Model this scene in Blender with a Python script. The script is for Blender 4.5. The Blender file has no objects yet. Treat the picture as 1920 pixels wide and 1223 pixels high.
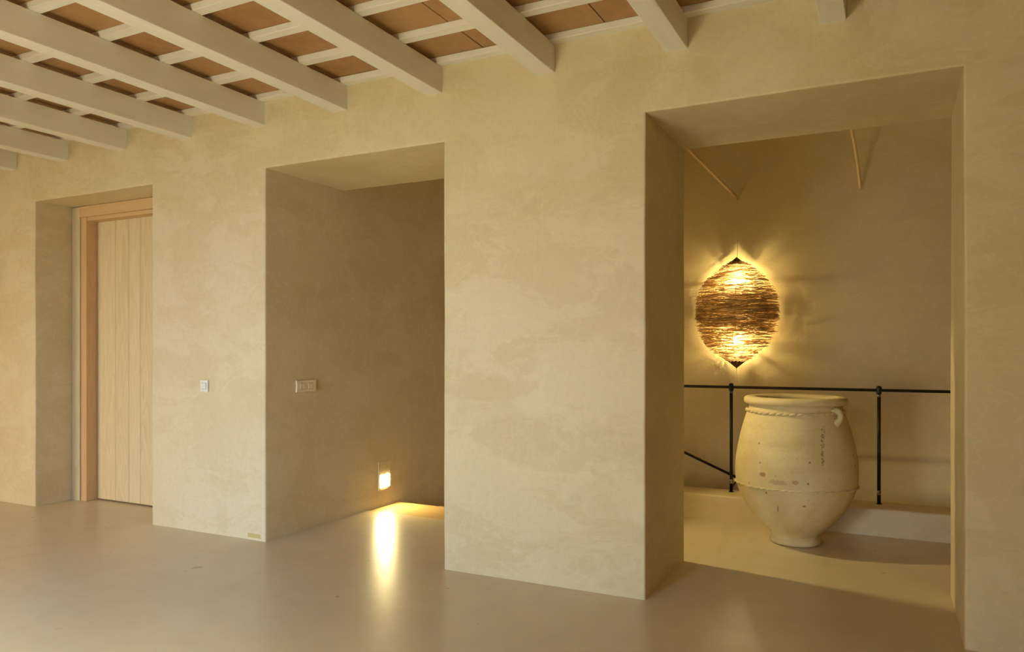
import bpy, bmesh, math, random
from mathutils import Vector, Matrix, noise
from math import pi, sin, cos, radians

S = bpy.context.scene
COL = S.collection

# ------------------------------------------------------------------ camera
cam_d = bpy.data.cameras.new('camera')
cam = bpy.data.objects.new('camera', cam_d); COL.objects.link(cam)
cam.location = (0, -4.10, 1.40)
cam.rotation_euler = (radians(90), 0, radians(26.76))
cam_d.sensor_width = 36; cam_d.sensor_fit = 'HORIZONTAL'
cam_d.lens = 1412/1920*36
cam_d.shift_y = 45.5/1920
cam_d.clip_start = 0.05
S.camera = cam

# ------------------------------------------------------------------ exposure, world, daylight
S.view_settings.view_transform = 'Standard'
S.view_settings.look = 'None'
S.view_settings.gamma = 1
S.view_settings.use_curve_mapping = False
S.view_settings.exposure = 0.04
S.cycles.max_bounces = 10
S.cycles.diffuse_bounces = 7
S.cycles.sample_clamp_indirect = 6
S.cycles.caustics_reflective = False
S.cycles.caustics_refractive = False
w = bpy.data.worlds.new('sky'); S.world = w; w.use_nodes = True
w.node_tree.nodes['Background'].inputs[0].default_value = (0.75, 0.85, 1, 1)
w.node_tree.nodes['Background'].inputs[1].default_value = 0.35

def area(name, loc, rot, sx, sy, power, col, spread=180):
    l = bpy.data.lights.new(name, 'AREA'); l.shape = 'RECTANGLE'
    l.size = sx; l.size_y = sy; l.energy = power; l.color = col; l.spread = radians(spread)
    o = bpy.data.objects.new(name, l); COL.objects.link(o)
    o.location = loc; o.rotation_euler = [radians(a) for a in rot]
    return o
# daylight through the glazed doors of the wall behind the camera (they face +Y)
REAR = -5.3
# open sky outside, seen through the glazed openings, so it lands on the floor and the low part of the wall;
# low lamps just outside are added fill, warm bounce from an assumed terrace
area('sky_west', (-9.4, -9.2, 3.4), (80, 0, 0), 3.0, 4.2, 900, (1, .79, .58))
area('sky_centre', (-1.9, -9.6, 3.5), (80, 0, 12), 4.2, 4.4, 950, (.50, .92, 1.60))
area('sky_high', (-3.8, -8.0, 5.4), (48, 0, 0), 7.0, 3.4, 5200, (1, .96, .74))
area('fill_west', (-8.15, REAR-.30, .55), (105, 0, 0), 1.7, 1.0, 30, (1, .86, .60), 150)
area('fill_centre', (-2.4, REAR-.30, .55), (98, 0, -3), 1.9, 1.0, 52, (1, .95, .68), 110)
area('fill_east', (-.3, REAR-.30, .75), (100, 0, 0), .8, 1.3, 7, (1, .94, .70), 150)

# ------------------------------------------------------------------ materials
def mat(name):
    m = bpy.data.materials.new(name); m.use_nodes = True
    nt = m.node_tree
    return m, nt, nt.nodes['Principled BSDF'], nt.nodes, nt.links
def node(nt, t, **kw):
    n = nt.nodes.new(t)
    for k, v in kw.items():
        if k.startswith('i_'): n.inputs[k[2:].replace('_', ' ')].default_value = v
        elif k.startswith('n'): n.inputs[int(k[1:])].default_value = v
        else: setattr(n, k, v)
    return n
def coords(nt, scale=(1, 1, 1), loc=(0, 0, 0), kind='Object'):
    tc = nt.nodes.new('ShaderNodeTexCoord'); mp = nt.nodes.new('ShaderNodeMapping')
    mp.inputs['Scale'].default_value = scale; mp.inputs['Location'].default_value = loc
    nt.links.new(tc.outputs[kind], mp.inputs[0]); return mp.outputs[0]
def noise_tex(nt, vec, scale, detail=4, rough=.5, dist=0):
    n = nt.nodes.new('ShaderNodeTexNoise')
    n.inputs['Scale'].default_value = scale; n.inputs['Detail'].default_value = detail
    n.inputs['Roughness'].default_value = rough; n.inputs['Distortion'].default_value = dist
    nt.links.new(vec, n.inputs['Vector']); return n.outputs['Fac']
def ramp(nt, fac, stops, interp='LINEAR'):
    r = nt.nodes.new('ShaderNodeValToRGB'); r.color_ramp.interpolation = interp
    e = r.color_ramp.elements
    while len(e) < len(stops): e.new(0.5)
    for i, (p, c) in enumerate(stops):
        e[i].position = p
        e[i].color = (c, c, c, 1) if isinstance(c, (int, float)) else (*c, 1)
    nt.links.new(fac, r.inputs[0]); return r.outputs[0]
def mix(nt, fac, a, b, mode='MIX'):
    m = nt.nodes.new('ShaderNodeMix'); m.data_type = 'RGBA'; m.blend_type = mode
    if isinstance(fac, (int, float)): m.inputs[0].default_value = fac
    else: nt.links.new(fac, m.inputs[0])
    for s, v in ((6, a), (7, b)):
        if isinstance(v, tuple): m.inputs[s].default_value = (*v, 1)
        else: nt.links.new(v, m.inputs[s])
    return m.outputs[2]
def math_n(nt, op, a, b=None, clamp=False):
    m = nt.nodes.new('ShaderNodeMath'); m.operation = op; m.use_clamp = clamp
    for i, v in enumerate((a, b)):
        if v is None: continue
        if isinstance(v, (int, float)): m.inputs[i].default_value = v
        else: nt.links.new(v, m.inputs[i])
    return m.outputs[0]
def bump(nt, h, strength, dist, bsdf):
    b = nt.nodes.new('ShaderNodeBump'); b.inputs['Strength'].default_value = strength
    b.inputs['Distance'].default_value = dist
    nt.links.new(h, b.inputs['Height']); nt.links.new(b.outputs[0], bsdf.inputs['Normal']); return b

def box_mask(nt, vec, x0, x1, z0, z1, soft, jit):
    """1 inside an x/z rectangle with a ragged border"""
    sp = nt.nodes.new('ShaderNodeSeparateXYZ'); nt.links.new(vec, sp.inputs[0])
    nz = noise_tex(nt, vec, 60, 3, .6)
    j = math_n(nt, 'MULTIPLY', math_n(nt, 'SUBTRACT', nz, .5), jit)
    def edge(v, lo, hi):
        a = math_n(nt, 'DIVIDE', math_n(nt, 'SUBTRACT', v, lo), soft, True)
        b = math_n(nt, 'DIVIDE', math_n(nt, 'SUBTRACT', hi, v), soft, True)
        return math_n(nt, 'MULTIPLY', a, b)
    ex = edge(math_n(nt, 'ADD', sp.outputs[0], j), x0, x1)
    ez = edge(math_n(nt, 'ADD', sp.outputs[2], j), z0, z1)
    return math_n(nt, 'MULTIPLY', ex, ez)

def plaster(name, c1, c2, c3, stain=False):
    m, nt, b, N, L = mat(name)
    v = coords(nt)
    # hand-trowelled lime plaster: overlapping passes with crisp borders, plus fine mottling
    p1 = ramp(nt, noise_tex(nt, v, .9, 7, .62, .9), [(.44, 0), (.50, 1)])
    vs = coords(nt, (1.0, 1.0, 2.2), (3, 1, 5))
    p2 = ramp(nt, noise_tex(nt, vs, 1.5, 9, .68, .6), [(.50, 0), (.56, 1)])
    vt = coords(nt, (2.2, 2.2, .9), (7, 3, 1))
    p3 = ramp(nt, noise_tex(nt, vt, 3.1, 8, .7, 1.2), [(.56, 0), (.64, 1)])
    soft = noise_tex(nt, v, .45, 3, .5)
    fine = noise_tex(nt, v, 26, 5, .7)
    col = mix(nt, math_n(nt, 'MULTIPLY', p1, .6), c1, c2)
    col = mix(nt, math_n(nt, 'MULTIPLY', p2, .55), col, c3)
    col = mix(nt, math_n(nt, 'MULTIPLY', p3, .35), col, c2)
    col = mix(nt, ramp(nt, soft, [(.35, 0), (.65, .45)]), col, c1)
    dk = ramp(nt, fine, [(.3, .955), (.7, 1.03)])
    mm = nt.nodes.new('ShaderNodeMix'); mm.data_type = 'RGBA'; mm.blend_type = 'MULTIPLY'
    mm.inputs[0].default_value = 1
    L.new(col, mm.inputs[6]); L.new(dk, mm.inputs[7]); col = mm.outputs[2]
    # burnished trowel edges: thin pale lines where one pass overlaps the next
    e1 = noise_tex(nt, coords(nt, (1, 1, 1.4), (11, 4, 2)), 1.9, 6, .62, 1.0)
    edge = ramp(nt, e1, [(.470, 0), (.497, 1), (.502, 0)])
    col = mix(nt, math_n(nt, 'MULTIPLY', edge, .22), col, tuple(min(1, q*1.12) for q in c2))
    # tiny pits
    vo = nt.nodes.new('ShaderNodeTexVoronoi'); vo.inputs['Scale'].default_value = 3.2
    L.new(v, vo.inputs['Vector'])
    pit = ramp(nt, vo.outputs['Distance'], [(.012, 1), (.022, 0)])
    col = mix(nt, math_n(nt, 'MULTIPLY', pit, .5), col, (.22, .15, .07))
    if stain:
        mk = box_mask(nt, v, -4.262, -4.128, .014, .050, .004, .018)
        col = mix(nt, math_n(nt, 'MULTIPLY', mk, .85), col, (.47, .38, .11))
    L.new(col, b.inputs['Base Color'])
    r = ramp(nt, p2, [(0, .62), (1, .52)]); L.new(r, b.inputs['Roughness'])
    b.inputs['Specular IOR Level'].default_value = .35
    h = math_n(nt, 'ADD', math_n(nt, 'MULTIPLY', noise_tex(nt, v, 2.6, 7, .6, .8), 1.0),
               math_n(nt, 'MULTIPLY', math_n(nt, 'ADD', p2, p3), .10))
    bump(nt, h, .35, .012, b)
    return m

PLA = plaster('lime_plaster', (.61, .515, .315), (.68, .59, .39), (.555, .452, .25), True)

m, nt, b, N, L = mat('stair_plaster'); PLS = plaster('stair_plaster', (.62, .505, .27), (.66, .545, .305), (.58, .46, .235))
PLC = plaster('curb_plaster', (.64, .53, .33), (.69, .58, .38), (.58, .47, .27))

m, nt, b, N, L = mat('polished_floor'); FLOOR = m
v = coords(nt)
f1 = noise_tex(nt, v, .7, 5, .55, .5); f2 = noise_tex(nt, v, 5, 6, .65, .6)
col = mix(nt, ramp(nt, f1, [(.35, 0), (.65, 1)]), (.60, .505, .32), (.65, .555, .37))
col = mix(nt, ramp(nt, f2, [(.45, 0), (.75, .35)]), col, (.53, .44, .28))
vo = nt.nodes.new('ShaderNodeTexVoronoi'); vo.inputs['Scale'].default_value = 1.7; L.new(v, vo.inputs['Vector'])
col = mix(nt, math_n(nt, 'MULTIPLY', ramp(nt, vo.outputs['Distance'], [(.008, 1), (.014, 0)]), .5), col, (.2, .14, .07))
L.new(col, b.inputs['Base Color'])
L.new(ramp(nt, f2, [(.3, .27), (.7, .36)]), b.inputs['Roughness'])
b.inputs['Specular IOR Level'].default_value = .62
bump(nt, math_n(nt, 'ADD', noise_tex(nt, v, 1.6, 3, .5), math_n(nt, 'MULTIPLY', noise_tex(nt, v, 9, 4, .6), .25)), .28, .01, b)

m, nt, b, N, L = mat('white_painted_wood'); PAINT = m
v = coords(nt, (12, .6, 12))
g = noise_tex(nt, v, 3, 4, .6)
L.new(ramp(nt, g, [(.3, (.74, .715, .64)), (.7, (.78, .755, .68))]), b.inputs['Base Color'])
b.inputs['Roughness'].default_value = .5
bump(nt, g, .15, .003, b)
m, nt, b, N, L = mat('white_painted_batten'); PAINTB = m
v = coords(nt, (.6, 12, 12)); g = noise_tex(nt, v, 3, 4, .6)
L.new(ramp(nt, g, [(.3, (.76, .735, .65)), (.7, (.80, .775, .69))]), b.inputs['Base Color'])
b.inputs['Roughness'].default_value = .5

m, nt, b, N, L = mat('terracotta_tile'); TERRA = m
v = coords(nt)
gi = node(nt, 'ShaderNodeNewGeometry')
ri = gi.outputs['Random Per Island']
n1 = noise_tex(nt, v, 7, 6, .65, 1.5)
c = mix(nt, ramp(nt, n1, [(.3, 0), (.7, 1)]), (.30, .152, .055), (.42, .235, .095))
c = mix(nt, math_n(nt, 'MULTIPLY', ri, .6), c, (.47, .29, .13))
rgd = ramp(nt, noise_tex(nt, coords(nt, (1, 1, 1), (9, 2, 4)), 2.2, 5, .6, 2.5), [(.60, 0), (.68, .5)])
c = mix(nt, rgd, c, (.36, .13, .05))
L.new(c, b.inputs['Base Color']); b.inputs['Roughness'].default_value = .6
bump(nt, n1, .2, .004, b)
m, nt, b, N, L = mat('mortar_bed'); MORTAR = m
b.inputs['Base Color'].default_value = (.09, .05, .02, 1); b.inputs['Roughness'].default_value = .9

def wood(name, ca, cb, cc, scale=(1, 1, 1), rough=.5, knot=True, axis='Z'):
    m, nt, b, N, L = mat(name)
    gi = node(nt, 'ShaderNodeNewGeometry'); ri = gi.outputs['Random Per Island']
    tc = node(nt, 'ShaderNodeTexCoord')
    off = node(nt, 'ShaderNodeCombineXYZ')
    for i in range(3): L.new(math_n(nt, 'MULTIPLY', ri, 7.3+5*i), off.inputs[i])
    add = node(nt, 'ShaderNodeVectorMath', operation='ADD')
    L.new(tc.outputs['Object'], add.inputs[0]); L.new(off.outputs[0], add.inputs[1])
    def mp(s):
        q = node(nt, 'ShaderNodeMapping'); q.inputs['Scale'].default_value = s
        L.new(add.outputs[0], q.inputs[0]); return q.outputs[0]
    a = {'Z': (5, 5, .55), 'X': (.55, 5, 5)}[axis]
    f = {'Z': (60, 60, 1.4), 'X': (1.4, 60, 60)}[axis]
    big = noise_tex(nt, mp(a), 1.3, 2, .5, .3)
    rings = math_n(nt, 'FRACT', math_n(nt, 'MULTIPLY', big, 11))
    rg = ramp(nt, rings, [(0, .0), (.12, .9), (.55, .35), (1, 0)])
    fib = noise_tex(nt, mp(f), 1.6, 4, .6)
    col = mix(nt, math_n(nt, 'MULTIPLY', rg, .62), ca, cb)
    col = mix(nt, ramp(nt, fib, [(.35, 0), (.7, .35)]), col, cb)
    col = mix(nt, math_n(nt, 'MULTIPLY', ri, .45), col, cc)
    if knot:
        kn = ramp(nt, noise_tex(nt, mp((3, 3, 1.2)), 1.6, 0), [(.80, 0), (.84, .7)])
        col = mix(nt, kn, col, (.22, .11, .05))
    L.new(col, b.inputs['Base Color']); b.inputs['Roughness'].default_value = rough
    bump(nt, fib, .12, .002, b)
    return m
OAK = wood('pale_oak', (.66, .555, .335), (.50, .375, .19), (.69, .59, .38))
OAKJ = wood('oak_jamb', (.60, .40, .20), (.48, .30, .13), (.58, .38, .18), knot=False)
OAKH = wood('oak_head', (.60, .42, .21), (.50, .33, .15), (.58, .40, .20), knot=False, axis='X')
TREAD = wood('oak_tread', (.56, .39, .16), (.42, .27, .09), (.52, .36, .15), rough=.35, knot=False, axis='X')

def plain(name, c, rough=.5, metal=0, spec=.5):
    m, nt, b, N, L = mat(name)
    b.inputs['Base Color'].default_value = (*c, 1); b.inputs['Roughness'].default_value = rough
    b.inputs['Metallic'].default_value = metal; b.inputs['Specular IOR Level'].default_value = spec
    n = noise_tex(nt, coords(nt), 40, 3, .6)
    k = tuple(x*.88 for x in c)
    L.new(mix(nt, ramp(nt, n, [(.35, 0), (.7, .7)]), c, k), b.inputs['Base Color'])
    return m
PLASTIC = plain('white_switch_plastic', (.74, .70, .62), .35)
CREAM = plain('cream_switch_plastic', (.82, .70, .50), .4)
GAP = plain('gap_shade', (.06, .045, .03), .8)  # near-black that stands in for the shade inside narrow gaps
CORD = plain('pale_cord', (.86, .64, .34), .6)
WIRE = plain('lamp_wire', (.20, .12, .05), .6)
LATEX = plain('lamp_cone_wood', (.17, .09, .035), .6)
VOID = plain('dark_void_plaster', (.30, .22, .12), .9)

m, nt, b, N, L = mat('blackened_iron'); IRON = m
n1 = noise_tex(nt, coords(nt), 30, 5, .7)
L.new(ramp(nt, n1, [(.3, (.018, .015, .010)), (.7, (.045, .038, .026))]), b.inputs['Base Color'])
b.inputs['Metallic'].default_value = .7; L.new(ramp(nt, n1, [(.3, .28), (.7, .5)]), b.inputs['Roughness'])
m, nt, b, N, L = mat('bare_weld_steel'); WELD = m
n1 = noise_tex(nt, coords(nt), 60, 5, .7)
L.new(ramp(nt, n1, [(.4, (.05, .04, .03)), (.62, (.50, .42, .30))]), b.inputs['Base Color'])
b.inputs['Metallic'].default_value = .8; b.inputs['Roughness'].default_value = .35

m, nt, b, N, L = mat('twig'); TWIG = m
gi = node(nt, 'ShaderNodeNewGeometry')
L.new(ramp(nt, gi.outputs['Random Per Island'], [(0, (.30, .16, .05)), (.5, (.46, .27, .09)), (1, (.60, .42, .19))]), b.inputs['Base Color'])
b.inputs['Roughness'].default_value = .5

def emitter(name, c, s):
    m, nt, b, N, L = mat(name)
    b.inputs['Base Color'].default_value = (.8, .7, .5, 1)
    b.inputs['Emission Color'].default_value = (*c, 1); b.inputs['Emission Strength'].default_value = s
    return m
BULB = emitter('warm_bulb', (1, .80, .36), 1000)
STEPGLOW = emitter('step_light_diffuser', (1, .78, .35), 290)

# jar clay with drips, rust marks and pocks
m, nt, b, N, L = mat('fired_clay'); CLAY = m
v = coords(nt)
b1 = noise_tex(nt, v, 2.2, 6, .6, .6)
c = mix(nt, ramp(nt, b1, [(.38, 0), (.62, 1)]), (.57, .455, .225), (.69, .585, .325))
band = noise_tex(nt, coords(nt, (.6, .6, 14)), 1.5, 4, .6, .3)
c = mix(nt, ramp(nt, band, [(.5, 0), (.75, .30)]), c, (.55, .38, .19))
fine = noise_tex(nt, v, 55, 4, .7)
c = mix(nt, ramp(nt, fine, [(.5, 0), (.8, .45)]), c, (.48, .34, .17))
for sc, lo, hi, k, cc, seed in ((9, .05, .09, .75, (.16, .10, .05), 1), (24, .06, .11, .5, (.25, .15, .07), 4), (5, .03, .06, .6, (.30, .14, .06), 8)):
    vo = node(nt, 'ShaderNodeTexVoronoi'); vo.inputs['Scale'].default_value = sc
    L.new(coords(nt, (1, 1, 1), (seed, seed*2, seed*3)), vo.inputs['Vector'])
    c = mix(nt, math_n(nt, 'MULTIPLY', ramp(nt, vo.outputs['Distance'], [(lo, 1), (hi, 0)]), k), c, cc)
def blob(cx, cz, rx, rz, colr, k, rag=.5, stip=None):
    """marks on the camera side of the jar, in the jar's own x/z with ragged border (the far half is left clean)"""
    global c
    sp = node(nt, 'ShaderNodeSeparateXYZ'); L.new(v, sp.inputs[0])
    rot = radians(JAR_YAW)
    xr = math_n(nt, 'ADD', math_n(nt, 'MULTIPLY', sp.outputs[0], cos(rot)), math_n(nt, 'MULTIPLY', sp.outputs[1], sin(rot)))
    yr = math_n(nt, 'SUBTRACT', math_n(nt, 'MULTIPLY', sp.outputs[1], cos(rot)), math_n(nt, 'MULTIPLY', sp.outputs[0], sin(rot)))
    dx = math_n(nt, 'DIVIDE', math_n(nt, 'SUBTRACT', xr, cx), rx)
    dz = math_n(nt, 'DIVIDE', math_n(nt, 'SUBTRACT', sp.outputs[2], cz), rz)
    d = math_n(nt, 'ADD', math_n(nt, 'MULTIPLY', dx, dx), math_n(nt, 'MULTIPLY', dz, dz))
    nz = noise_tex(nt, v, 70 if stip else 38, 4, .7)
    d = math_n(nt, 'ADD', d, math_n(nt, 'MULTIPLY', math_n(nt, 'SUBTRACT', nz, .5), rag*4))
    mk = ramp(nt, d, [(.6, 1), (1.0, 0)])
    if stip: mk = math_n(nt, 'MULTIPLY', mk, ramp(nt, noise_tex(nt, v, 75, 4, .75), [(.47, 0), (.55, 1)]))
    mk = math_n(nt, 'MULTIPLY', mk, math_n(nt, 'LESS_THAN', yr, 0))
    c = mix(nt, math_n(nt, 'MULTIPLY', mk, k), c, colr)
JAR_YAW = 6.2 + 1.6
blob(-.236, .536, .024, .020, (.34, .15, .07), .85)
blob(-.012, .500, .025, .017, (.46, .24, .12), .7)
blob(-.13, .49, .07, .02, (.36, .23, .12), .5, .7)
blob(.175, .735, .014, .15, (.13, .12, .08), .8, .35, True)
blob(.182, .84, .018, .05, (.16, .15, .10), .5, .5, True)
blob(.05, .335, .012, .007, (.32, .13, .05), .9)
blob(-.13, .30, .004, .03, (.14, .09, .05), .8, .2)
L.new(c, b.inputs['Base Color']); b.inputs['Roughness'].default_value = .75
b.inputs['Specular IOR Level'].default_value = .25
bump(nt, math_n(nt, 'ADD', math_n(nt, 'MULTIPLY', band, .6), math_n(nt, 'MULTIPLY', fine, .35)), .5, .006, b)

# ------------------------------------------------------------------ builders
def link(name, bm, material, parent=None, smooth=False, loc=None):
    me = bpy.data.meshes.new(name)
    bmesh.ops.recalc_face_normals(bm, faces=bm.faces) if not bm.faces or not getattr(bm, 'keep', False) else None
    bm.to_mesh(me); bm.free()
    me.materials.append(material)
    if smooth:
        for p in me.polygons: p.use_smooth = True
    o = bpy.data.objects.new(name, me); COL.objects.link(o)
    if loc: o.location = loc
    if parent: o.parent = parent
    return o
def struct(o):
    o['kind'] = 'structure'; return o
def tag(o, label, cat, group=None):
    o['label'] = label; o['category'] = cat
    if group: o['group'] = group
    return o
def thing(name, label, cat, loc=(0, 0, 0), rz=0, group=None):
    o = bpy.data.objects.new(name, None); COL.objects.link(o)
    o.location = loc; o.rotation_euler = (0, 0, rz); o.empty_display_size = .1
    return tag(o, label, cat, group)
def box(bm, x0, x1, y0, y1, z0, z1, bev=0, seg=2):
    r = bmesh.ops.create_cube(bm, size=1)
    for vv in r['verts']:
        vv.co = Vector(((x0+x1)/2+vv.co.x*(x1-x0), (y0+y1)/2+vv.co.y*(y1-y0), (z0+z1)/2+vv.co.z*(z1-z0)))
    if bev:
        es = list({e for vv in r['verts'] for e in vv.link_edges})
        bmesh.ops.bevel(bm, geom=es, offset=bev, segments=seg, affect='EDGES', profile=.5)
    return bm
def B(*a, **k):
    return box(bmesh.new(), *a, **k)
def tube(bm, pts, rad, n=12, caps=True):
    pts = [Vector(p) for p in pts]
    rads = rad if isinstance(rad, (list, tuple)) else [rad]*len(pts)
    rings = []; up = None
    for i, p in enumerate(pts):
        t = (pts[min(i+1, len(pts)-1)]-pts[max(i-1, 0)]).normalized()
        if up is None: up = Vector((0, 0, 1)) if abs(t.z) < .9 else Vector((1, 0, 0))
        a = t.cross(up).normalized(); bb = a.cross(t).normalized(); up = bb
        rings.append([bm.verts.new(p+(a*cos(2*pi*k/n)+bb*sin(2*pi*k/n))*rads[i]) for k in range(n)])
    for r0, r1 in zip(rings, rings[1:]):
        for k in range(n): bm.faces.new((r0[k], r0[(k+1) % n], r1[(k+1) % n], r1[k]))
    if caps:
        bm.faces.new(rings[0][::-1]); bm.faces.new(rings[-1])
    return bm
def lathe(bm, prof, n=96, wob=0, seed=0):
    rings = []
    for r, z in prof:
        if r < 1e-5: rings.append([bm.verts.new((0, 0, z))]); continue
        ring = []
        for k in range(n):
            a = 2*pi*k/n
            rr = r*(1+wob*noise.noise(Vector((cos(a)*1.1+seed, sin(a)*1.1, z*2.3))))
            ring.append(bm.verts.new((rr*cos(a), rr*sin(a), z)))
        rings.append(ring)
    for r0, r1 in zip(rings, rings[1:]):
        for k in range(n):
            a0 = r0[k % len(r0)]; a1 = r0[(k+1) % len(r0)]; b0 = r1[k % len(r1)]; b1 = r1[(k+1) % len(r1)]
            vs = []
            for q in (a0, a1, b1, b0):
                if q not in vs: vs.append(q)
            if len(vs) > 2: bm.faces.new(vs)
    return bm
def crom(P, n=6):
    """Catmull-Rom through 2D points"""
    out = []
    for i in range(len(P)-1):
        p0 = P[max(i-1, 0)]; p1 = P[i]; p2 = P[i+1]; p3 = P[min(i+2, len(P)-1)]
        for k in range(n):
            t = k/n
            out.append(tuple(.5*((2*p1[j])+(-p0[j]+p2[j])*t+(2*p0[j]-5*p1[j]+4*p2[j]-p3[j])*t*t+(-p0[j]+3*p1[j]-3*p2[j]+p3[j])*t**3) for j in range(2)))
    out.append(P[-1]); return out

def wob(p):
    """the slight unevenness of hand-laid plaster"""
    q = Vector(p)
    return Vector((noise.noise(q*1.7+Vector((5, 0, 0)))*.0035+noise.noise(q*7+Vector((2, 8, 0)))*.0012,
                   noise.noise(q*1.7+Vector((0, 9, 0)))*.0035+noise.noise(q*7+Vector((0, 3, 7)))*.0012,
                   noise.noise(q*1.7+Vector((0, 0, 3)))*.003+noise.noise(q*7)*.001))

# ------------------------------------------------------------------ the setting
O1 = (-6.851, -5.306); O2 = (-4.087, -2.556); O3 = (-1.232, .303)      # the three openings
TOP = 2.733; TH = .88; CEIL = 3.25
XL, XR = -9.6, 2.4

def subdiv(a, b, step):
    n = max(1, round((b-a)/step)); return [a+(b-a)*i/n for i in range(n)]
def axis(br, step):
    out = []
    for a, b in zip(br, br[1:]): out += subdiv(a, b, step)
    return out+[br[-1]]
def main_wall():
    bm = bmesh.new()
    ARR = .012; offs = (.0035, .0075, .012, .03)
    def fine(a, edges, lo, hi):
        out = [q for q in a if all(abs(q-e) > .031 or abs(q-e) < 1e-6 for e in edges)]
        for e in edges:
            for d in offs:
                out += [q for q in (e-d, e+d) if lo < q < hi]
        return sorted(set(round(q, 5) for q in out))
    E = [O1[0], O1[1], O2[0], O2[1], O3[0], O3[1]]
    xs = fine(axis([XL]+E+[XR], .085), E, XL, XR)
    zs = fine(axis([0, TOP, CEIL+.12], .085), [TOP], 0, 9)
    ys = fine(axis([0, TH], .11), [0], 0, TH)
    def arris(p):
        x, y, z = p
        if y >= ARR: return p
        for a, b_ in (O1, O2, O3):
            sx = -1 if x <= a+1e-6 else (1 if x >= b_-1e-6 else 0)
            sz = 1 if z >= TOP-1e-6 else 0
            if not (sx or sz): continue
            dx = max(a-x, x-b_, 0); dz = max(z-TOP, 0); d = max(dx, dz)
            if d > ARR: continue
            qd, qy = d-ARR, y-ARR; n = math.hypot(qd, qy)
            if n < 1e-9: continue
            nd, ny = ARR+ARR*qd/n, ARR+ARR*qy/n
            if d > 1e-7: ux, uz = sx*dx/d if sx else 0, dz/d
            else: ux, uz = sx, sz
            ox, oz = (sx*dx if sx else 0), dz
            return (x-ox+ux*nd, ny, z-oz+uz*nd)
        return p
    V = {}
    def vert(x, y, z):
        k = (round(x, 5), round(y, 5), round(z, 5))
        if k not in V: V[k] = bm.verts.new((x, y, z))
        return V[k]
    def solid(x, z):
        return not (z < TOP and any(a < x < b for a, b in (O1, O2, O3)))
    def quad(*p):
        bm.faces.new([vert(*q) for q in p])
    for i in range(len(xs)-1):
        for k in range(len(zs)-1):
            x0, x1, z0, z1 = xs[i], xs[i+1], zs[k], zs[k+1]
            if not solid((x0+x1)/2, (z0+z1)/2): continue
            quad((x0, 0, z0), (x1, 0, z0), (x1, 0, z1), (x0, 0, z1))
            quad((x0, TH, z0), (x0, TH, z1), (x1, TH, z1), (x1, TH, z0))
    for y0, y1 in zip(ys, ys[1:]):
        for o in (O1, O2, O3):
            for z0, z1 in zip(zs, zs[1:]):
                if z1 > TOP+1e-6: break
                quad((o[0], y0, z0), (o[0], y0, z1), (o[0], y1, z1), (o[0], y1, z0))
                quad((o[1], y0, z0), (o[1], y1, z0), (o[1], y1, z1), (o[1], y0, z1))
            for x0, x1 in zip(xs, xs[1:]):
                if x0 >= o[0]-1e-6 and x1 <= o[1]+1e-6:
                    quad((x0, y0, TOP), (x1, y0, TOP), (x1, y1, TOP), (x0, y1, TOP))
    for v2 in bm.verts: v2.co = Vector(arris(tuple(v2.co)))
    for v2 in bm.verts:
        wv = wob(v2.co)
        if v2.co.z < .02: wv.z = 0
        v2.co += wv
    return bm
wall = struct(link('wall_back', main_wall(), PLA, smooth=True))
wall.data.set_sharp_from_angle(angle=radians(42))
wn = wall.modifiers.new('normals', 'WEIGHTED_NORMAL'); wn.keep_sharp = True; wn.weight = 50

def grid_plane(o, u, v2, nu, nv):
    bm = bmesh.new(); o = Vector(o); u = Vector(u); v2 = Vector(v2)
    g = [[bm.verts.new(o+u*i/nu+v2*j/nv) for j in range(nv+1)] for i in range(nu+1)]
    for i in range(nu):
        for j in range(nv): bm.faces.new((g[i][j], g[i+1][j], g[i+1][j+1], g[i][j+1]))
    return bm
W = 3.30; SC = 3.50; SXR = 1.25
# stairwell shell: side wall is flush with the middle opening's reveal
bm = grid_plane((O2[0], TH, -2.3), (0, W-TH, 0), (0, 0, SC+2.3), 22, 52)
for q in bm.verts: q.co += wob(q.co)
struct(link('wall_stair_left', bm, PLA, smooth=True))
bm = grid_plane((O2[0]-.1, W, -2.3), (SXR-O2[0]+.2, 0, 0), (0, 0, SC+2.3), 50, 52)
for q in bm.verts: q.co += wob(q.co)
struct(link('wall_stair_back', bm, PLS, smooth=True))
struct(link('wall_stair_right', B(SXR, SXR+.15, TH, W+.1, -2.3, SC), PLS))
struct(link('wall_stair_front', B(O2[0], SXR, TH-.1, TH-.005, TOP+.3, SC), PLS))
struct(link('wall_stair_lower', B(O2[0], SXR, 1.0, 1.19, -2.3, -.16), PLS))
struct(link('ceiling_stair', B(O2[0]-.1, SXR+.1, TH-.1, W+.1, SC, SC+.12), PLS))
struct(link('door_backing', B(O1[0]-.2, O1[1]+.2, TH+.02, TH+.14, 0, TOP+.2), VOID))  # unseen backing added behind the door against light leaks

# floor: one slab that runs through the openings and round the stair void
def floor_bm():
    bm = bmesh.new()
    box(bm, XL, XR, REAR, 1.205, -.15, 0)
    box(bm, -3.03, SXR, 1.205, 2.50, -.15, 0)
    return bm
struct(link('floor', floor_bm(), FLOOR))
bm = B(-3.03, SXR, 2.20, 2.52, 0, .205, bev=.012, seg=3)
bm2 = bmesh.new()
xs = axis([-3.03, SXR], .09)
prof = [(2.20, 0), (2.20, .07), (2.20, .13), (2.20, .19), (2.204, .201), (2.215, .205), (2.3, .205), (2.42, .205), (2.505, .205), (2.516, .201), (2.52, .19), (2.52, -.4)]
g = [[bm2.verts.new(Vector((x, y, z))+(wob((x, y, z)) if z > .01 else Vector())) for y, z in prof] for x in xs]
for i in range(len(xs)-1):
    for j in range(len(prof)-1): bm2.faces.new((g[i][j], g[i+1][j], g[i+1][j+1], g[i][j+1]))
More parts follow.
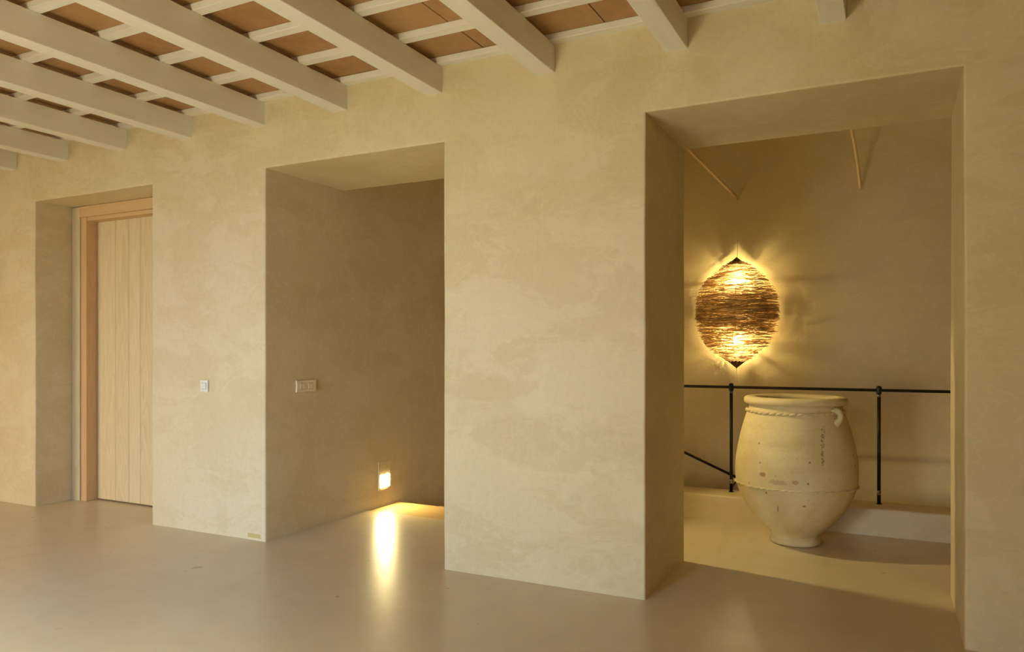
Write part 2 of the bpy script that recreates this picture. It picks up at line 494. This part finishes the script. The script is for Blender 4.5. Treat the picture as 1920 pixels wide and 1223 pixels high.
bm.free()
struct(link('trim_1', bm2, PLC, smooth=True))        # the plastered kerb that carries the railing

# ceiling: terracotta tiles between battens
def ceiling_bm():
    bm = bmesh.new()
    rnd = random.Random(4)
    y = 0.0; row = 0
    tx, ty = .3935, .405
    x0s = -2.628
    while y > REAR-.1:
        k = math.floor((XL-x0s)/tx)
        x = x0s+k*tx
        while x < XR:
            g = .0022+rnd.random()*.0015
            dz = rnd.uniform(-.001, .002)
            box(bm, max(x+g, XL), min(x+tx-g, XR), y-ty+.004, y-.004, 3.253+dz, 3.278, bev=.002, seg=1)
            x += tx
        y -= ty
    return bm
ceil = struct(link('ceiling', ceiling_bm(), TERRA))
struct(link('ceiling_slab', B(XL, XR, REAR-.1, .02, 3.276, 3.40), MORTAR))

# rest of the room, behind and beside the camera
struct(link('wall_left', B(XL-.2, XL, REAR-.2, .0, 0, 3.4), PLA))
struct(link('wall_right', B(XR, XR+.2, REAR-.2, TH, 0, 3.4), PLA))
bm = bmesh.new()
wins = [(-9.05, -7.25), (-4.2, -1.9), (-.75, .15)]
x = XL
for a, c2 in wins:
    box(bm, x, a, REAR-.2, REAR, 0, 3.4); box(bm, a, c2, REAR-.2, REAR, 2.3 if a < -1 else 1.4, 3.4); x = c2  # third opening's low head is shaped to hold back sky light
box(bm, x, XR, REAR-.2, REAR, 0, 3.4)
struct(link('wall_front', bm, PLA))
for i, (a, c2) in enumerate(wins):
    f = bmesh.new(); mxs = (a+c2)/2; H_ = 2.3 if a < -1 else 1.4
    for u0, u1 in ((a, a+.05), (c2-.05, c2), (mxs-.035, mxs+.035)): box(f, u0, u1, REAR-.09, REAR-.03, 0, H_)
    for z0, z1 in ((0, .08), (H_-.06, H_)): box(f, a, c2, REAR-.09, REAR-.03, z0, z1)
    struct(link('window_%d' % (i+1), f, OAK))

# ------------------------------------------------------------------ beams and battens
beam_xs = {-7.89: 'white ceiling beam one bay beyond the leftmost beam in the frame',
 -7.13: 'white ceiling beam cut off by the frame, leftmost of the row',
 -6.379: 'white ceiling beam meeting the wall above the left end of the door niche',
 -5.611: 'white ceiling beam meeting the wall above the right end of the door niche',
 -4.853: 'white ceiling beam meeting the pier with the single light switch',
 -4.093: 'white ceiling beam meeting the wall above the left corner of the middle opening',
 -3.332: 'white ceiling beam meeting the wall above the centre of the middle opening',
 -2.568: 'white ceiling beam meeting the wall above the right corner of the middle opening',
 -1.784: 'white ceiling beam meeting the wide blank pier between the two stair openings',
 -.995: 'white ceiling beam meeting the wall above the left corner of the jar opening',
 -.203: 'short stub of white ceiling beam above the jar opening, rightmost of the row',
 .57: 'white ceiling beam one bay beyond the rightmost stub in the frame'}
for x, lab in beam_xs.items():
    x0, x1 = x-.120, x
    bm = bmesh.new()
    box(bm, x0, x1, REAR+.01, .02, 3.047, 3.2135, bev=.004, seg=2)
    tag(link('ceiling_beam', bm, PAINT), lab, 'beam', 'white painted beams across the room')
batt = ['white batten lying against the plaster wall, on top of the beams',
        'second white batten out from the wall, on top of the beams',
        'third white batten out from the wall, on top of the beams',
        'fourth white batten out from the wall, on top of the beams',
        'fifth white batten out from the wall, seen only at the top left corner',
        'sixth white batten out from the wall, above the frame']
for i, lab in enumerate(batt):
    y1 = -.004-i*.405; 
    bm = B(XL+.01, XR-.01, y1-.062, y1+.006, 3.214, 3.2525, bev=.002, seg=1)
    tag(link('ceiling_batten', bm, PAINTB), lab, 'batten', 'white battens under the ceiling tiles')

# ------------------------------------------------------------------ door
bm = bmesh.new()
px = [-6.648, -6.39, -6.206, -6.05, -5.80, -5.62, -5.52]
for a, c2 in zip(px, px[1:]):
    box(bm, a+.0022, c2-.0022, .452, .497, .012, 2.60, bev=.004, seg=1)
door = struct(link('door_1', bm, OAK))
# stepped casing against the reveal, rebated frame beside it
bm = bmesh.new()
box(bm, -6.846, -6.735, .335, .50, 0, 2.730, bev=.004)
box(bm, O1[1]+.005, -5.42, .335, .50, 0, 2.730, bev=.004)
link('door_casing', bm, OAK, door)
bm = bmesh.new()
box(bm, -6.726, -6.650, .345, .50, 0, 2.64, bev=.003)
box(bm, -5.52, -5.43, .345, .50, 0, 2.64, bev=.003)
link('door_jamb', bm, OAKJ, door)
bm = bmesh.new()
box(bm, -6.735, -5.42, .330, .50, 2.632, 2.730, bev=.004)
box(bm, -6.650, -5.52, .350, .50, 2.597, 2.632, bev=.003)
link('door_head', bm, OAKH, door)
struct(link('groove_shade', B(-6.735, -6.726, .36, .5, 0, 2.64), GAP))  # dark strip paints the shade in the groove between casing and jamb
struct(link('plank_gap_shade', B(-6.66, -5.5, .50, .53, 0, 2.64), GAP))  # dark sheet behind the leaf, paints the shade between planks

# ------------------------------------------------------------------ switches
def switch(name, label, mtl, n, w_, h, loc, rz):
    """plate in local x/z, facing local -y; slightly pincushion outline"""
    t = thing(name, label, 'light switch', loc, rz)
    bm = bmesh.new()
    N_ = 10; d = .011
    def outline(f):
        p = []
        hx, hz = w_/2*f, h/2*f; bow = .0022
        for i in range(N_): s = i/N_; p.append((-hx+2*hx*s, -hz-bow*0))
        for i in range(N_): s = i/N_; p.append((hx-bow*sin(pi*s)*1.6, -hz+2*hz*s))
        for i in range(N_): s = i/N_; p.append((hx-2*hx*s, hz))
        for i in range(N_): s = i/N_; p.append((-hx+bow*sin(pi*s)*1.6, hz-2*hz*s))
        return p
    rings = []
    for f, y in ((1, 0), (1, -d*.75), (.975, -d), ):
        rings.append([bm.verts.new((a, y, c3)) for a, c3 in outline(f)])
    for r0, r1 in zip(rings, rings[1:]):
        for k in range(len(r0)): bm.faces.new((r0[k], r0[(k+1) % len(r0)], r1[(k+1) % len(r0)], r1[k]))
    bm.faces.new(rings[-1]); bm.faces.new(rings[0][::-1])
    link('faceplate', bm, mtl, t)
    s = .046
    for i in range(n):
        cx = (i-(n-1)/2)*(.09 if n > 1 else 0)
        sx = s if n == 1 else .056
        g = link('rocker_gap_shade', B(cx-sx/2-.0016, cx+sx/2+.0016, -d-.0006, -d+.004, -s/2-.0016, s/2+.0016), GAP, t)  # dark slab round the rocker paints the shade of its gap
        bm = bmesh.new()
        box(bm, cx-sx/2, cx+sx/2, -d-.0035, -d+.004, -s/2, s/2, bev=.0012)
        link('rocker', bm, mtl, t)
    return t
switch('light_switch', 'square white light switch on the pier between the door niche and middle opening', PLASTIC, 1, .086, .088, (-4.703, -.003, 1.126), 0)
switch('light_switch', 'wide cream two rocker light switch inside the middle opening', CREAM, 2, .222, .090, (O2[0]+.006, .418, 1.121), radians(90))

# ------------------------------------------------------------------ step light in the middle opening
t = thing('step_light', 'small glowing recessed light low on the wall of the middle opening', 'light', (O2[0], 1.452, .167))
bm = bmesh.new()
for (y0, y1, z0, z1) in ((-.095, .095, .112, .235), (-.095, -.071, .0, .112), (.071, .095, .0, .112), (-.095, .095, -.022, .0)):
    box(bm, -.004, .0035, y0, y1, z0, z1)
link('cover_plate', bm, PLA, t)
link('diffuser', B(-.004, .006, -.069, .069, .002, .110, bev=.002), STEPGLOW, t)

# ------------------------------------------------------------------ wooden stair going down
t = thing('staircase', 'wooden stair going down behind the middle opening', 'staircase', (0, 0, 0))
link('tread', B(O2[0]+.008, -3.04, 1.212, 1.655, -.045, -.004, bev=.003), TREAD, t)
bm = bmesh.new(); box(bm, O2[0]+.01, -3.04, 1.63, 2.52, -.215, -.17); box(bm, O2[0]+.01, -3.04, 2.52, W-.01, -.215, -.17)
link('landing', bm, TREAD, t)
link('riser', B(O2[0]+.01, -3.04, 1.60, 1.628, -.17, -.046), PLS, t)
for i in range(9):
    link('tread', B(-3.04+i*.34, -3.04+(i+1)*.34+.02, 2.53, W-.01, -.17-.17*(i+1)-.04, -.17-.17*(i+1)), TREAD, t)

# ------------------------------------------------------------------ railing on the kerb
t = thing('railing', 'black iron railing on the plaster kerb behind the clay jar', 'railing', (0, 2.41, .205))
for px_ in (-2.33, -1.21, -.089, 1.03):
    p = tube(bmesh.new(), [(px_, 0, .0), (px_, 0, .862)], .0135, 20)
    post = link('post', p, IRON, t, True)
    link('weld_mark', tube(bmesh.new(), [(px_, 0, .832), (px_, 0, .850)], .0142, 20), WELD, post, True)
    link('weld_mark', tube(bmesh.new(), [(px_, 0, .070), (px_, 0, .105)], .0140, 20), WELD, post, True)
    # rounded eye the rail threads through
    e = lathe(bmesh.new(), [(0, -.036), (.012, -.035), (.018, -.029), (.0205, -.018), (.0205, .016), (.018, .027), (.011, .033), (0, .035)], 24)
    link('rail_eye', e, IRON, post, True, loc=(px_, 0, .884))
link('handrail', tube(bmesh.new(), [(-3.03, 0, .884), (SXR, 0, .884)], .0118, 16), IRON, t, True)
link('foot_flange', tube(bmesh.new(), [(-1.21, 0, 0), (-1.21, 0, .004)], .022, 20), IRON, t)
link('foot_flange', tube(bmesh.new(), [(-.089, 0, 0), (-.089, 0, .004)], .022, 20), IRON, t)

# sloping handrail on the stair wall, falling to the right
t = thing('wall_handrail', 'sloping black iron handrail on the wall behind the railing', 'handrail', (-1.813, W-.075, .405))
dx, dz = .594, -.249
link('rail', tube(bmesh.new(), [(-1.9, 0, .797), (0, 0, 0), (dx*1.03, 0, dz*1.03)], .0125, 14), IRON, t, True)
for s_ in (-2.2, .86):
    x_, z_ = dx*s_, dz*s_
    link('bracket', tube(bmesh.new(), [(x_+.045, 0, z_+.055), (x_+.02, 0, z_+.015), (x_-.03, .02, z_-.055), (x_-.06, .078, z_-.10)], .007, 10), IRON, t, True)

# ------------------------------------------------------------------ clay jar
jar = thing('clay_jar', 'large pale clay jar with rope bands standing before the iron railing', 'jar', (-.63, 1.742, .001), radians(0))
jar.scale = (.936, .936, 1)
outer = [(.172, 0), (.184, .006), (.189, .020), (.186, .034), (.176, .048), (.178, .058), (.186, .070), (.205, .090), (.232, .116), (.280, .158), (.350, .241), (.402, .325), (.435, .407), (.448, .468), (.4505, .543), (.446, .613), (.427, .718), (.407, .800), (.383, .880), (.358, .950), (.345, .985), (.344, 1.003)]
P = crom(outer, 5)
P = [(0, 0)]+P
lip = [(.352, 1.011), (.369, 1.011), (.379, 1.017), (.3815, 1.033), (.379, 1.050), (.369, 1.060), (.345, 1.064), (.308, 1.062), (.290, 1.052), (.287, 1.035), (.300, 1.005), (.325, .95), (.35, .88), (.40, .70), (.415, .55), (.40, .42), (.32, .24), (.20, .10), (0, .06)]
body = link('body', lathe(bmesh.new(), P+lip, 128, .012, 3), CLAY, jar, True)
def rope(zc, r, count, h, depth, seed, gap=None, irr=.25):
    """applied clay band pressed by thumb into slanted cushions"""
    bm = bmesh.new(); rnd = random.Random(seed)
    M = count*10; K = 8
    off = [rnd.uniform(-irr, irr) for _ in range(count+1)]; amp = [rnd.uniform(.65, 1.1) for _ in range(count+1)]
    rings = []
    for i in range(M):
        a = 2*pi*i/M
        ring = []
        zz = zc+.004*sin(a*2+seed)+.003*noise.noise(Vector((cos(a)*3, sin(a)*3, seed)))
        rb = r*(1+.012*noise.noise(Vector((cos(a)*1.1+3, sin(a)*1.1, zc*2.3))))
        for k in range(K):
            th = -pi*.5+pi*k/(K-1)             # half-round section, from below outwards to above
            u = i/10 - .28*sin(th)+.25*noise.noise(Vector((i*.05, seed, 0)))             # slant of the cushions
            idx = int(math.floor(u)) % count
            f = (u % 1.0)
            cush = abs(sin(pi*min(1, max(0, f+off[idx]*.15))))**.6
            d2 = depth*(.12+.88*cush*amp[idx])
            ring.append(bm.verts.new(((rb-.004+d2*cos(th))*cos(a), (rb-.004+d2*cos(th))*sin(a), zz+h*sin(th)*(.75+.25*cush))))
        rings.append(ring)
    for i in range(M):
        r0, r1 = rings[i], rings[(i+1) % M]
        for k in range(K-1): bm.faces.new((r0[k], r1[k], r1[k+1], r0[k+1]))
    return bm
link('rope_band', rope(.957, .3585, 44, .0125, .021, 2, irr=.5), CLAY, jar, True)
link('rope_band', rope(.434, .4455, 52, .0090, .018, 5, irr=1.2), CLAY, jar, True)
def handle(ang):
    bm = bmesh.new()
    pts, rr = [], []
    prof = [(.312, .962), (.352, .978), (.386, .978), (.405, .958), (.405, .935), (.396, .916), (.380, .900), (.352, .884)]
    C_ = crom(prof, 5)
    for i, (r, z) in enumerate(C_):
        s = i/(len(C_)-1)
        pts.append((r*cos(ang), r*sin(ang), z)); rr.append(.0205+(.007 if s < .5 else .014)*abs(2*s-1)**2)
    tube(bm, pts, rr, 14)
    return bm
to_cam = math.atan2(-4.1-1.742, 0+.63)
for k, a in enumerate((to_cam+radians(50), to_cam+radians(230))):
    link('lug_handle', handle(a), CLAY, jar, True)

# ------------------------------------------------------------------ twig wall lamp
random.seed(11)
LX, LZ = -1.318, 1.757
lamp = thing('wall_lamp', 'glowing elongated twig lamp on the wall above the railing', 'lamp', (LX, W-.006, LZ))
half = [(-.52, .0), (-.475, .06), (-.44, .115), (-.38, .19), (-.33, .26), (-.27, .305), (-.2, .335), (-.13, .358), (-.06, .37), (0, .372), (.08, .37), (.15, .362), (.23, .33), (.28, .305), (.346, .245), (.41, .175), (.45, .125), (.485, .06), (.52, .0)]
def RW(z):
    for (a, ra), (b2, rb) in zip(half, half[1:]):
        if a <= z <= b2: return ra+(rb-ra)*(z-a)/(b2-a)
    return 0
DEP = .66                                                            # depth of the half shade against its half width
GAPW = -.026                                                         # the shade stands this far off the wall
def stick(bm, p, q, r0, r1, n=4):
    p, q = Vector(p), Vector(q); t = (q-p).normalized()
    up = Vector((0, 0, 1)) if abs(t.z) < .9 else Vector((1, 0, 0))
    a = t.cross(up).normalized(); b2 = a.cross(t)
    mid = (p+q)/2+Vector((random.uniform(-1, 1), random.uniform(-1, 1), random.uniform(-1, 1)))*.003
    rings = [[bm.verts.new(c3+(a*cos(2*pi*k/n)+b2*sin(2*pi*k/n))*r) for k in range(n)] for c3, r in ((p, r0), (mid, (r0+r1)/2), (q, r1))]
    for ra, rb in zip(rings, rings[1:]):
        for k in range(n): bm.faces.new((ra[k], ra[(k+1) % n], rb[(k+1) % n], rb[k]))
    bm.faces.new(rings[0][::-1]); bm.faces.new(rings[-1])
bm = bmesh.new()
def put(z, th, Lh, jit=1.0, layer=0):
    R = RW(z)-.012*layer
    if R <= .02: return
    # point on the half shell, th = 0 towards the room, +-90 at the wall
    c3 = Vector((R*sin(th), -R*DEP*cos(th)+GAPW, z))
    tx = Vector((cos(th), DEP*sin(th), 0)).normalized()
    d = (tx+Vector((0, 0, random.gauss(0, .075)*jit))).normalized()
    nrm = Vector((sin(th)*DEP, -cos(th), 0)).normalized()
    c3 += nrm*random.uniform(-.012, .012)
    r = random.uniform(.0013, .0023)
    p, q = c3-d*Lh/2, c3+d*Lh/2
    for e in (p, q):                                                 # broken off about where the shell turns to the wall
        lim = RW(max(-.5, min(.5, e.z)))+random.uniform(-.012, .026)
        if abs(e.x) > lim: e.x = math.copysign(lim, e.x)
        e.y = min(e.y, -.006)
    if (p-q).length < .03: return
    stick(bm, p, q, r, r*.7)
levels = sorted(random.uniform(-.47, .485) for _ in range(34))
k = 0
while k < 1900:                                                      # front of the shade, evenly strewn
    z = random.uniform(-.47, .485); R = RW(z)
    if random.random() > (.3+.7*R/.37)*(.6 if abs(z) > .17 else 1.0): continue
    put(z, random.uniform(-1, 1)*radians(62), random.uniform(.10, .24)*(.55+.45*R/.37), 1.0 if abs(z) < .3 else 1.4); k += 1
k = 0
while k < 520:                                                       # sides, in tufts with slits between them
    z = random.choice(levels)+random.gauss(0, .0035); R = RW(z)
    th = random.choice((-1, 1))*radians(random.uniform(58, 94))
    put(z, th, random.uniform(.08, .18)*(.5+.5*R/.37), .6); k += 1
for _ in range(330):                                                 # denser belt round the middle
    put(random.gauss(0, .085), random.uniform(-1, 1)*radians(88), random.uniform(.18, .34), .7, random.choice((0, 1, 2)))
for _ in range(70):                                                  # slanting twigs near the ends
    s = random.choice((-1, 1)); z = s*random.uniform(.2, .42); th = random.uniform(-1.2, 1.2)
    R = RW(z); z2 = z-s*random.uniform(.06, .13); R2 = RW(z2); th2 = th+random.uniform(-.15, .15)
    stick(bm, (R*sin(th), -R*DEP*cos(th)+GAPW, z), (R2*sin(th2), -R2*DEP*cos(th2)+GAPW, z2), .0015, .0012)
shade = link('twig_shade', bm, TWIG, lamp)
bm = bmesh.new()
for i in range(9):                                                   # bent ribs from tip to tip
    th = radians(-88+22*i)
    pts = []
    for j in range(25):
        z = -.50+1.0*j/24; R = max(RW(z)-.012, .004)
        pts.append((R*sin(th), -R*DEP*cos(th)+GAPW, z))
    tube(bm, pts, .0022, 5)
link('rib', bm, TWIG, lamp, True)
for s in (1, -1):                                                    # little cones at the tips
    bm = bmesh.new(); n = 20
    ap = bm.verts.new((0, GAPW-.012, s*.530))
    ring = [bm.verts.new((.076*sin(radians(-100+200*i/n)), -.062*cos(radians(-100+200*i/n))+GAPW-.012, s*(.462+.006*sin(i*2.3)))) for i in range(n+1)]
    for a, c2 in zip(ring, ring[1:]): bm.faces.new((ap, a, c2))
    bmesh.ops.solidify(bm, geom=bm.faces[:], thickness=.003)
    link('tip_cone', bm, LATEX, lamp)
link('wire', tube(bmesh.new(), [(.004, -.03, .52), (.006, -.012, .62), (.006, -.001, .70)], .0016, 6), WIRE, lamp)
link('wire', tube(bmesh.new(), [(-.004, -.03, -.52), (-.004, -.012, -.60), (-.004, -.001, -.67)], .0016, 6), WIRE, lamp)
bm = tube(bmesh.new(), [(0, -.075, -.235), (0, -.13, 0), (0, -.075, .275)], .006, 8)
link('lamp_stem', bm, LATEX, lamp)
for z in (.300, -.262):
    bm = lathe(bmesh.new(), [(0, -.024), (.009, -.021), (.015, -.011), (.017, 0), (.015, .011), (.009, .020), (0, .023)], 20)
    link('bulb', bm, BULB, lamp, True, loc=(0, -.098, z))

# ------------------------------------------------------------------ cords over the stair
def cord(label, p0, p1, bow):
    pts = []
    for i in range(17):
        s = i/16; p = Vector(p0).lerp(Vector(p1), s)+Vector(bow)*4*s*(1-s)
        pts.append(p)
    tag(link('cord', tube(bmesh.new(), pts, .0125, 10), CORD, smooth=True), label, 'cord')
cord('thin pale cord slanting from the ceiling to the wall above the twig lamp', (-1.315, W-.002, 2.848), (-1.89, 2.0, 3.50), (0, 0, 0))
cord('thin pale bowed cord reaching the wall above the clay jar', (-.250, W-.002, 2.847), (-.369, 2.0, 3.50), (.022, .0, .0))

# ------------------------------------------------------------------ spotlight on the back of the wide pier, aimed past the jar
SP = Vector((-2.05, TH+.14, 2.12)); AIM = Vector((-.15, 1.45, .2))
t = thing('spotlight', 'small black spotlight on the hidden back of the blank pier', 'lamp', SP)
q = (AIM-SP).to_track_quat('-Z', 'Y')
link('base_plate', B(-.04, .04, TH+.004-SP.y, TH+.016-SP.y, .02, .12, bev=.003), IRON, t)
link('arm', tube(bmesh.new(), [(0, TH+.014-SP.y, .07), (0, -.02, .07), (0, 0, .02)], .007, 10), IRON, t, True)
can = lathe(bmesh.new(), [(.030, -.035), (.034, -.035), (.034, .06), (.026, .075), (0, .078), (0, .072), (.022, .07), (.030, .058), (.030, -.035)], 28)
o = link('can', can, IRON, t, True); o.rotation_mode = 'QUATERNION'; o.rotation_quaternion = q
sl = bpy.data.lights.new('spot_beam', 'SPOT'); sl.energy = 92; sl.color = (1, .80, .36); sl.shadow_soft_size = .04
sl.spot_size = radians(78); sl.spot_blend = .45
so = bpy.data.objects.new('spot_beam', sl); COL.objects.link(so); so.location = SP+q@Vector((0, 0, -.045))
so.rotation_mode = 'QUATERNION'; so.rotation_quaternion = q
